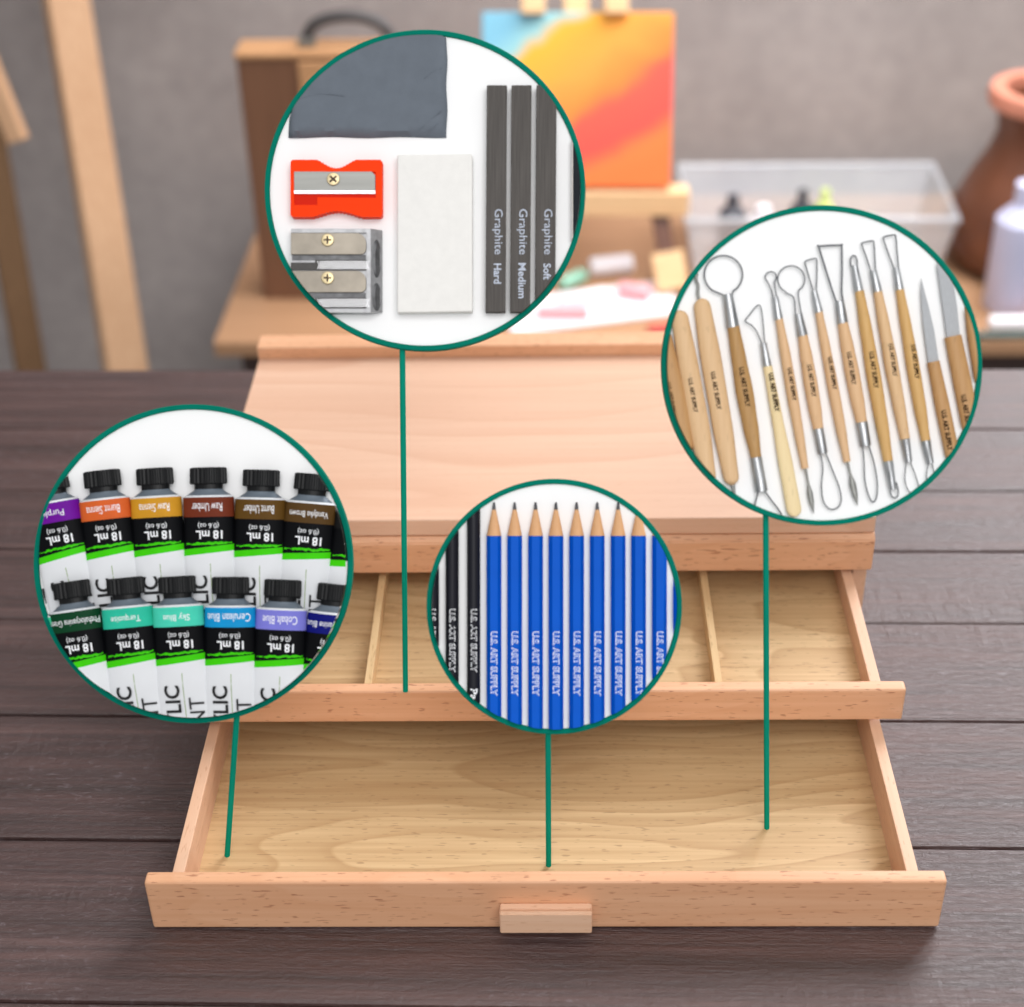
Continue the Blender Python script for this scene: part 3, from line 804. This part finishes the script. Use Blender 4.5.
# ---------------- board 4: clay tools
def zt(x, y): return (655 + x * .3278, 200 + y * .3278)
K = .3278
def board4():
    def handle(it, a, b, hws, mat, rnd0=False, rnd1=False, hd=None, n=20):
        a, b = zt(*a), zt(*b); st = []
        m = len(hws) - 1
        for i in range(0, 41):
            t = (1 - math.cos(math.pi * i / 40)) / 2; f = t * m; j = min(int(f), m - 1); u = f - j; u = u * u * (3 - 2 * u) if m > 1 else u
            hw = (hws[j] * (1 - u) + hws[j + 1] * u) * K
            L = math.hypot(b[0] - a[0], b[1] - a[1])
            if rnd0 and t * L < hw: hw *= max(.25, math.sqrt(max(0, 1 - (1 - t * L / hw) ** 2)))
            if rnd1 and (1 - t) * L < hw: hw *= max(.25, math.sqrt(max(0, 1 - (1 - (1 - t) * L / hw) ** 2)))
            d = hd or min(hw, 6)
            st.append((t, hw, min(d, hw), 5.2))
        return it.part('handle', loft(a, b, st, n, 2.3), mat, 60)
    def ferrule(it, a, b, h0, h1):
        o = it.part('ferrule', loft(zt(*a), zt(*b), [(0, h0 * K, h0 * K * .8, 5.2), (.08, h0 * K, h0 * K * .9, 5.2), (.92, h1 * K, h1 * K * .95, 5.2), (1, h1 * K, h1 * K * .95, 5.2)], 20), M['ferrule'], 50)
        return o
    def loop(it, pts, r=.62, smooth=True):
        return it.part('wire_loop', wire([zt(*p) for p in pts], r * 1.15, 5.2, smooth=smooth), M['wire'], 60)
    def mark(it, p, ang, ln=104, h=15):
        x, y = zt(*p); it.text('U.S. ART SUPPLY', x, y, ln * K, h * K, ang, M['print_brown'], 5.2 + 6.05, .045)
    def new(px, label): 
        x, y = zt(*px); return B4.thing('clay_tool', x, y, label, 'clay tool', 'wooden clay tools on the round white board', wc=6)
    def arc(cx, cy, r, a0, a1, n=12, ry=None):
        return [(cx + r * math.cos(D2R(a0 + (a1 - a0) * k / n)), cy + (ry or r) * math.sin(D2R(a0 + (a1 - a0) * k / n))) for k in range(n + 1)]
    # 0 far left partial stick
    it = new((60, 560), 'tan wooden modelling stick cut by the left edge of the tool board')
    handle(it, (22, 400), (98, 770), (26, 30, 24), M['tool_oak'], True, True); mark(it, (48, 610), 80)
    it = new((115, 590), 'tan rounded wooden modelling stick, second from left on tool board')
    handle(it, (72, 338), (166, 866), (26, 31, 32, 24), M['tool_tan'], True, True); mark(it, (114, 597), 80, 106, 13)
    it = new((185, 590), 'tan modelling stick with a serrated metal tip at its top')
    handle(it, (140, 302), (236, 868), (26, 32, 31, 24), M['tool_tan'], True, True); mark(it, (184, 583), 80, 116, 14)
    it.part('serrated_tip', wire([zt(128, 225), zt(126, 245), zt(132, 262), zt(131, 285), zt(137, 310)], 1.6, 5.2), M['steel'], 50)
    it.part('lower_tip', loft(zt(236, 862), zt(244, 905), [(0, 2.6, 1.6, 5), (1, .8, .6, 5)], 12), M['steel'], 50)
    # 3 big ring
    it = new((265, 590), 'largest round wire ring tool with a dark wood handle')
    handle(it, (239, 388), (308, 784), (19, 23, 27, 24, 17), M['tool_dark']); mark(it, (271, 572), 80, 122, 15)
    ferrule(it, (222, 288), (238, 390), 16, 20); ferrule(it, (308, 783), (325, 888), 18, 19)
    loop(it, [(212, 292)] + arc(209, 229, 58, 122, 418, 26, 58) + [(236, 288)], .75)
    loop(it, [(316, 886), (308, 915), (300, 960), (312, 985)], .7); loop(it, [(334, 886), (355, 915), (384, 955), (388, 985)], .7)
    # 4 angled loop, cream flat handle
    it = new((380, 720), 'cream flat-handled tool with an angled triangular wire loop')
    handle(it, (344, 508), (428, 965), (14, 17, 22, 23), M['tool_cream'], False, True, 3.4); mark(it, (361, 588), 80, 118, 15)
    ferrule(it, (331, 437), (343, 508), 10, 13)
    loop(it, [(326, 438), (312, 405), (296, 384), (276, 371), (286, 355), (304, 332), (316, 322), (324, 332), (330, 375), (335, 438)], .55)
    # 5 pear loop + spear
    it = new((415, 590), 'tool with the smallest pear-shaped wire loop and a spear point')
    handle(it, (379, 364), (458, 818), (12, 16, 17, 15, 11), M['tool_peach']); mark(it, (415, 563), 81, 100, 12)
    ferrule(it, (367, 296), (378, 366), 10, 13)
    loop(it, [(361, 298), (352, 268)] + arc(354, 237, 17, 130, 410, 14) + [(366, 265), (372, 298)], .6)
    it.part('spear_tip', loft(zt(459, 816), zt(484, 955), [(0, 1.3, 1.3, 5.2), (.35, 1.2, 1.2, 5.2), (.55, 2.9, 1.4, 5.2), (.75, 2.6, 1.3, 5.2), (1, .3, .3, 5.2)], 14), M['steel'], 50)
    # 6 round loop
    it = new((470, 560), 'tool with a medium round wire loop above and a teardrop loop below')
    handle(it, (451, 414), (498, 697), (15, 19, 21, 20, 16), M['tool_peach']); mark(it, (475, 553), 81, 98, 14)
    ferrule(it, (438, 348), (451, 416), 12, 16); ferrule(it, (498, 695), (512, 772), 16, 15)
    loop(it, [(429, 350), (424, 300), (402, 285)] + arc(416, 243, 41, 118, 415, 18) + [(438, 295), (447, 350)], .62)
    loop(it, [(504, 770), (512, 815), (508, 870), (513, 915), (528, 938), (545, 942), (562, 932), (568, 908), (560, 870), (540, 820), (521, 770)], .6)
    # 7 small trapezoid + spear
    it = new((540, 560), 'tool with a small narrow trapezoid loop, peach handle and spear point')
    handle(it, (500, 342), (586, 798), (12, 15, 17, 16, 11), M['tool_peach']); mark(it, (538, 530), 81, 100, 12)
    ferrule(it, (486, 277), (500, 344), 9, 13)
    loop(it, [(483, 280), (470, 235), (459, 196), (462, 187), (487, 180), (494, 187), (494, 235), (492, 280)], .62)
    it.part('spear_tip', loft(zt(587, 796), zt(618, 930), [(0, 1.3, 1.3, 5.2), (.3, 1.2, 1.2, 5.2), (.52, 3.4, 1.5, 5.2), (.75, 2.8, 1.3, 5.2), (1, .3, .3, 5.2)], 14), M['steel'], 50)
    # 8 large trapezoid
    it = new((600, 530), 'tool with the largest trapezoid wire loop above a pointed oval loop')
    handle(it, (573, 376), (630, 677), (16, 20, 22, 21, 17), M['tool_peach']); mark(it, (596, 515), 81, 100, 14)
    ferrule(it, (563, 308), (573, 378), 14, 17); ferrule(it, (630, 675), (643, 750), 18, 17)
    loop(it, [(553, 310), (544, 285), (522, 215), (501, 146), (503, 142), (566, 139), (570, 143), (571, 215), (570, 280), (574, 308)], .85)
    loop(it, [(634, 748), (638, 800), (640, 850), (650, 895), (664, 920), (676, 905), (678, 860), (668, 800), (652, 748)], .62)
    # 9 bullet loop
    it = new((665, 540), 'honey wood tool with small bullet-shaped loops at both ends')
    handle(it, (624, 279), (711, 795), (14, 19, 22, 20, 15), M['tool_honey']); mark(it, (664, 520), 82, 112, 15)
    ferrule(it, (609, 200), (623, 281), 10, 14); ferrule(it, (711, 793), (726, 882), 15, 11)
    loop(it, [(599, 205), (597, 185), (601, 174), (607, 171), (613, 175), (617, 188), (617, 205)], .7)
    loop(it, [(716, 860), (719, 895), (729, 907), (740, 902), (742, 885), (736, 860)], .62)
    # 10 small trapezoid
    it = new((715, 500), 'honey wood tool with trapezoid loop, left of the matching rightmost pair')
    it.e['label'] = 'tan loop tool, trapezoid top loop slightly lower than its right neighbour'
    handle(it, (680, 281), (763, 728), (14, 18, 21, 19, 15), M['tool_tan']); mark(it, (722, 490), 82, 100, 13)
    ferrule(it, (666, 216), (680, 283), 11, 14); ferrule(it, (763, 726), (774, 798), 14, 11)
    loop(it, [(659, 218), (645, 175), (632, 138), (636, 131), (662, 126), (668, 132), (671, 175), (673, 216)], .65)
    loop(it, [(768, 796), (762, 850), (775, 888), (795, 893), (805, 880), (795, 840), (778, 796)], .5)
    # 11
    it = new((785, 500), 'honey-coloured loop tool whose trapezoid loop reaches highest on the board')
    handle(it, (747, 275), (826, 733), (13, 17, 20, 19, 14), M['tool_honey']); mark(it, (790, 495), 83, 104, 14)
    ferrule(it, (736, 206), (747, 277), 10, 13); ferrule(it, (826, 731), (840, 802), 14, 11)
    loop(it, [(729, 208), (713, 165), (698, 122), (702, 113), (728, 108), (735, 114), (739, 160), (743, 206)], .65)
    loop(it, [(834, 800), (828, 850), (838, 880), (852, 870), (852, 840), (845, 800)], .5)
    # 12 pointed knife
    it = new((855, 560), 'pointed steel knife tool with an oak handle')
    pts = [zt(812, 238), zt(818, 262), zt(836, 330), zt(852, 400), zt(866, 494), zt(834, 497), zt(818, 380), zt(811, 290)]
    it.part('blade', prism(pts, 4.3, 6.0, .4, 2), M['blade_grey'])
    handle(it, (849, 494), (910, 790), (19, 22, 22), M['tool_oak'], n=20); mark(it, (886, 703), 80, 124, 16)
    # 13 saw
    it = new((920, 480), 'saw-toothed wide blade tool with an oak handle')
    L = [(868 + 3.2 * 0, 150)]
    pts = []
    a0, a1 = (852, 150), (890, 420)
    for k in range(54):
        t = k / 53; x = a0[0] + (a1[0] - a0[0]) * t; y = a0[1] + (a1[1] - a0[1]) * t
        pts.append(zt(x + (3.2 if k % 2 else 0), y))
    pts += [zt(930, 414), zt(922, 330), zt(908, 240), zt(895, 150)]
    it.part('blade', prism(pts, 4.3, 6.0), M['blade_grey'])
    handle(it, (909, 416), (975, 740), (26, 28, 29), M['tool_oak']); mark(it, (946, 652), 80, 116, 16)
    # 14 right partial
    it = new((965, 420), 'tan wooden handle sliver at the right edge of the tool board')
    handle(it, (950, 285), (1005, 600), (12, 20, 22), M['tool_oak'], True)
board4()

# ------------------------------------------------------------------ background
BY = -2.6
BM = lambda p, yaw=BY: Matrix.Translation(p) @ Matrix.Rotation(D2R(yaw), 4, 'Z')
fl = at_y(560, 345, 2.15); ZB = fl.z
bench = empty('low_bench', BM((0.30, fl.y + .25, -.90)), 'low pale wood bench against the grey wall behind the table', 'bench')
inv = bench.matrix_world.inverted()
lx = (inv @ at_y(210, 345, 2.165)).x
bm = bmesh.new(); zt_ = ZB + .90; box(bm, lx, 1.1, -.25, .30, zt_ - .026, zt_, .004)
finish('benchtop', bm, M['bench_wood'], bench)
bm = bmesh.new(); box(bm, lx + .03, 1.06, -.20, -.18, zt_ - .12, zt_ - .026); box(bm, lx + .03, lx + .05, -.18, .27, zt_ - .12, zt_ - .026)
finish('apron', bm, M['bench_dark'], bench)  # apron kept dark, its colour also carries the shadow below the benchtop
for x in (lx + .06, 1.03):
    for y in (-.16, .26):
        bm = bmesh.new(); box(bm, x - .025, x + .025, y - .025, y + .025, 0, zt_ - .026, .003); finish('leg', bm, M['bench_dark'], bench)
def on_bench(px, py): return at_z(px, py, ZB)

# studio easel at left (legs stand on the floor behind the table)
ea = at_y(150, 366, 2.55)
ebase = Vector((-.62, 2.55, -.90))
easel = empty('studio_easel', Matrix.Translation(ebase), 'tall light wood studio easel standing on the floor at far left', 'easel')
def bar(p, q, w, t, parent, name, mat, face=Vector((0, -1, 0))):
    """rectangular bar from p to q (world), w wide across, t thick towards the viewer"""
    p, q = Vector(p), Vector(q); d = (q - p).normalized(); s = d.cross(face).normalized(); f = s.cross(d).normalized()
    inv = parent.matrix_world.inverted() if parent else Matrix()
    bm = bmesh.new(); v = []
    for e in (p, q):
        for a, b in ((-1, -1), (1, -1), (1, 1), (-1, 1)): v.append(bm.verts.new(inv @ (e + s * a * w / 2 + f * b * t / 2)))
    for fc in ((0, 1, 2, 3), (4, 5, 6, 7), (0, 1, 5, 4), (1, 2, 6, 5), (2, 3, 7, 6), (3, 0, 4, 7)): bm.faces.new([v[i] for i in fc])
    bmesh.ops.bevel(bm, geom=bm.edges[:], offset=min(w, t) * .06, segments=1, affect='EDGES')
    return finish(name, bm, mat, parent)
def to_floor(p, q, z=-.898):
    k = (z - p.z) / (q.z - p.z); return p + (q - p) * k
p, q = at_y(66, 0, 2.62), at_y(125, 366, 2.40)
q2 = to_floor(p, q); p2 = p + (p - q).normalized() * .45
bar(p2, q2, .068, .056, easel, 'front_leg', M['easel_wood'], Vector((.45, -1, 0)).normalized())
p, q = at_y(-28, 40, 2.62), at_y(30, 366, 2.46)
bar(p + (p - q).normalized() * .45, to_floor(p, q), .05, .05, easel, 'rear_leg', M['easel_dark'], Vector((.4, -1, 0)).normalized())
p, q = at_y(-30, 20, 2.44), at_y(19, 141, 2.40)
bar(p, q, .028, .028, easel, 'brace', M['easel_wood'])

# wooden case with a handle
cb = on_bench(264, 300)
case = empty('wooden_case', BM((cb.x, cb.y, ZB)), 'brown wooden carrying case with a dark handle standing on the bench', 'case')
ci = case.matrix_world.inverted()
hgt = (ci @ at_y(275, 58, cb.y)).z
xs_ = (ci @ at_y(302, 100, cb.y)).x
bm = bmesh.new(); box(bm, 0, .275, .003, .062, 0, hgt, .003); finish('body', bm, M['case_dark'], case)
bm = bmesh.new(); box(bm, xs_, .272, -.004, .0029, .01, hgt - .004, .002); finish('front_panel', bm, M['case_tan'], case)
bm = bmesh.new(); box(bm, -.002, .277, -.001, .064, hgt, hgt + .008, .002); finish('top_board', bm, M['case_tan'], case)
bm = bmesh.new()
pts = []
for k in range(15):
    a = math.pi * k / 14; pts.append((.165 - .062 * math.cos(a), .032, hgt + .010 + .042 * math.sin(a) ** .7))
sweep(bm, pts, .009, 10); hd_ = finish('handle', bm, M['leather'], case, 60)
bm = bmesh.new()
for x in (.103, .227): box(bm, x - .013, x + .013, .02, .046, hgt + .008, hgt + .022, .003)
finish('handle_mount', bm, M['steel'], case)

# table easel and painting
eb = on_bench(600, 300)
te = empty('table_easel', BM((eb.x, eb.y, ZB), 0), 'small pale wood table easel holding the orange painting', 'easel')
L0, L1 = at_y(470, 200, 2.36), at_y(688, 200, 2.36)
ti = te.matrix_world.inverted()
bar(L0, L1, .040, .036, te, 'ledge', M['easel_pale'])
pt = at_y(576, -40, 2.50); pb = at_y(576, 196, 2.385)
bar(pb, pt, .038, .02, te, 'mast', M['easel_pale'])
for px in (533, 616): bar(at_y(px, -6, 2.452), at_y(px, 14, 2.442), .036, .03, te, 'clamp', M['easel_pale'])
for px, qx in ((658, 672), (490, 476)):
    a = at_y(px, 205, 2.375); b = on_bench(qx, 294) + Vector((0, 0, .016))
    bar(a, b, .028, .024, te, 'leg', M['jug_brown'])
    b2 = b.copy(); a2 = a + (b - a) * .55
    bar(a2 + Vector((0, -.012, 0)), Vector((b.x, b.y - .012, ZB + .014)), .05, .02, te, 'foot', M['easel_pale'])
bar(at_y(576, 60, 2.48), Vector((at_y(576, 60, 2.48).x, 2.62, ZB + .014)), .03, .02, te, 'rear_leg', M['easel_pale'])
# canvas
tl, tr, br, bl = at_y(477, 12, 2.445), at_y(668, 12, 2.445), at_y(671, 187, 2.345), at_y(482, 187, 2.345)
cw = ((tr - tl).length + (br - bl).length) / 2; chh = ((tl - bl).length + (tr - br).length) / 2
ux = (br - bl).normalized(); uz = ((tl + tr) / 2 - (bl + br) / 2).normalized(); uy = uz.cross(ux).normalized(); uz = ux.cross(uy)
mid = (bl + br) / 2
mm = Matrix((ux, uy, uz)).transposed().to_4x4(); mm.translation = mid
bm = bmesh.new(); box(bm, -cw / 2, cw / 2, 0, .016, 0, chh, .002)
o = finish('painting', bm, M['painting']); o.matrix_world = mm
o['label'] = 'abstract canvas of blue, yellow, orange and red paint on the table easel'; o['category'] = 'painting'

# plastic storage box and its contents
def thing_mesh(name, bm, mat, mw, label, cat, group=None, smooth=None):
    o = finish(name, bm, mat, None, smooth); o.matrix_world = mw; o['label'] = label; o['category'] = cat
    if group: o['group'] = group
    return o
pa = on_bench(684, 292); pc = on_bench(952, 292)
sx = (pc - pa).length
y0 = 2.335
sb = empty('storage_box', BM((pa.x, y0, ZB), BY), 'large frosted plastic storage box full of supplies on the bench', 'storage box')
hb = .115; dp = .22; t = .004
bm = bmesh.new(); ta = .02
def wallq(a, b, c, d, n):
    vs = [bm.verts.new(v) for v in (a, b, c, d)] + [bm.verts.new(Vector(v) + Vector(n) * t) for v in (a, b, c, d)]
    for f in ((0, 1, 2, 3), (7, 6, 5, 4), (0, 4, 5, 1), (1, 5, 6, 2), (2, 6, 7, 3), (3, 7, 4, 0)): bm.faces.new([vs[i] for i in f])
X0, X1, x0, x1 = 0, sx, ta, sx - ta
wallq((x0, ta, 0), (x1, ta, 0), (X1, 0, hb), (X0, 0, hb), (0, 1, 0)); wallq((x0, dp - ta, 0), (x1, dp - ta, 0), (X1, dp, hb), (X0, dp, hb), (0, -1, 0))
wallq((x0, ta, 0), (x0, dp - ta, 0), (X0, dp, hb), (X0, 0, hb), (1, 0, 0)); wallq((x1, ta, 0), (x1, dp - ta, 0), (X1, dp, hb), (X1, 0, hb), (-1, 0, 0))
wallq((x0, ta, 0), (x1, ta, 0), (x1, dp - ta, 0), (x0, dp - ta, 0), (0, 0, 1))
finish('tub', bm, M['clear'], sb)
bm = bmesh.new(); sweep(bm, [(X0, 0, hb), (X1, 0, hb), (X1, dp, hb), (X0, dp, hb)], .006, 8, True); finish('rolled_rim', bm, M['clear'], sb, 60)
def inbox(x, y): return sb.matrix_world @ Matrix.Translation((x, y, t + .0005))
def bottle(r, h, neck=True):
    bm = bmesh.new()
    lathe(bm, [(0, 0), (r * .94, 0), (r, .004), (r, h * .72), (r * .55, h * .82), (r * .45, h * .84), (r * .45, h), (0, h)], 24); return bm
for x, y, r, h, mat, lab in ((.085, .12, .022, .10, 'dark_item', 'dark squat jar at the left inside the plastic storage box'),
                             (.135, .11, .026, .085, 'offwhite', 'white jar beside the dark jar in the storage box'),
                             (.20, .13, .018, .105, 'dark_item', 'dark bottle in the middle of the storage box'),
                             (.235, .12, .016, .11, 'lime', 'lime green bottle in the plastic storage box'),
                             (.31, .10, .018, .07, 'mint', 'mint green bottle inside the storage box, right of the lime one')):
    if x + r < sx - .03: thing_mesh('bottle', bottle(r, h), M[mat], inbox(x, y), lab, 'bottle', 'bottles in the storage box', 40)
# jug, lavender bottle, tubes
jb = on_bench(1035, 292); jb = Vector((jb.x, 2.40, ZB))
topz = at_y(1030, 88, 2.40).z - ZB
ppm = F_PX / ((jb - CAM) @ (RC @ Vector((0, 0, -1))))
jug = empty('clay_jug', Matrix.Translation(jb), 'brown clay jug with a paler rim at the right end of the bench', 'jug')
R = 72 / ppm; rn = 42 / ppm
bm = bmesh.new(); lathe(bm, [(0, 0), (R * .8, 0), (R * .98, topz * .08), (R * 1.02, topz * .2), (R * .98, topz * .34), (R * .8, topz * .5), (rn * 1.06, topz * .64), (rn * .9, topz * .76), (rn, topz * .92), (rn * .85, topz * .93), (rn * .8, topz * .7), (0, topz * .6)], 40)
finish('body', bm, M['jug_brown'], jug, 60)
bm = bmesh.new(); prof = [(rn * .86, topz * .915), (rn * 1.2, topz * .915), (rn * 1.24, topz * .96), (rn * 1.18, topz), (rn * .86, topz)]
lathe(bm, prof + prof[:1], 40); bmesh.ops.remove_doubles(bm, verts=bm.verts, dist=1e-6); finish('jug_rim', bm, M['jug_rim'], jug, 50)
bb = on_bench(1008, 306); rr = 22 / ppm
thing_mesh('bottle', bottle(rr * 1.1, .205), M['lavender'], Matrix.Translation((bb.x, bb.y, ZB)), 'tall pale lavender bottle in front of the brown clay jug', 'bottle', None, 40)
def lying(p, ang, r, L, mat, lab, capmat=None, cat='tube', name='tube', group=None):
    bm = bmesh.new(); lathe(bm, [(0, 0), (r * .9, 0), (r, .004), (r, L * .95), (r * .9, L), (0, L)], 20)
    m = Matrix.Translation((p.x, p.y, ZB + r)) @ Matrix.Rotation(D2R(ang), 4, 'Z') @ Matrix.Rotation(D2R(90), 4, 'Y')
    return thing_mesh(name, bm, M[mat], m, lab, cat, group, 40)
p = on_bench(988, 330); lying(p, -3, .012, .16, 'offwhite', 'white tube lying on the bench in front of the clay jug')
p = on_bench(962, 339); lying(p, -2, .006, .18, 'dark_teal', 'thin dark teal stick lying along the bench front edge', cat='stick', name='paint_stick')
# palette and small things under the easel
pp = on_bench(596, 308)
pal = thing_mesh('palette', (lambda b: (box(b, -.15, .13, -.06, .055, 0, .008, .004), b)[1])(bmesh.new()), M['offwhite'],
           BM((pp.x, pp.y, ZB), 12), 'flat white paint palette lying on the bench under the small easel', 'palette')
def on_palette(dx, dy): return pal.matrix_world @ Vector((dx, dy, .008))
for dx, dy, ang, r, L, mat, lab in ((-.06, .0, 20, .011, .08, 'offwhite', 'white paint tube lying on the palette'),
                            (.045, .02, -25, .012, .05, 'pink', 'pale pink paint tube lying on the palette'),
                            (-.10, -.02, -4, .009, .08, 'pink', 'pink paint tube at the front of the palette'),
                            ):
    w = on_palette(dx, dy)
    o = lying(w, ang, r, L, mat, lab, name='paint_tube', cat='paint tube'); o.location.z = ZB + .008 + r
p = on_bench(561, 291); lying(p, 40, .012, .05, 'mint', 'mint green paint tube lying behind the palette', name='paint_tube', cat='paint tube')
p = on_bench(590, 276); lying(p, 8, .016, .07, 'offwhite', 'white tube lying behind the palette under the easel')
p = on_bench(648, 336); lying(p, 8, .009, .04, 'red_item', 'short red tube at the front edge of the bench')

# ------------------------------------------------------------------ light
def area(name, loc, target, size, energy, col=(1, 1, 1), sy=None):
    l = bpy.data.lights.new(name, 'AREA'); l.energy = energy; l.size = size; l.color = col
    if sy: l.shape = 'RECTANGLE'; l.size_y = sy
    o = bpy.data.objects.new(name, l); COL.objects.link(o); o.location = loc
    o.rotation_euler = (Vector(target) - Vector(loc)).to_track_quat('-Z', 'Y').to_euler(); return o
area('camera_side_key', (.25, -.75, 1.75), (0, .8, 0), 1.3, 28.2, (1, .99, .985))  # added key lamp near the camera, so board shadows fall behind the boards
area('sheen_light', (1.2, 2.25, 1.35), (.45, .8, 0), 1.0, 66, (.97, .97, 1), 1.5)  # added lamp for the sheen on the table's right side; no window here
area('back_light', (.4, 1.7, 1.6), (.3, 2.7, -.6), 1.2, 11, (1, .985, .97)).data.spread = D2R(85)  # added fill lamp that brightens the wall and bench
w = bpy.data.worlds.new('world'); SC.world = w; w.use_nodes = True
w.node_tree.nodes['Background'].inputs[0].default_value = (.98, .99, 1, 1)
w.node_tree.nodes['Background'].inputs[1].default_value = .55

vs = SC.view_settings
SC.display_settings.display_device = 'sRGB'
vs.view_transform = 'Standard'; vs.look = 'None'; vs.gamma = 1.0; vs.exposure = 0.0; vs.use_curve_mapping = False
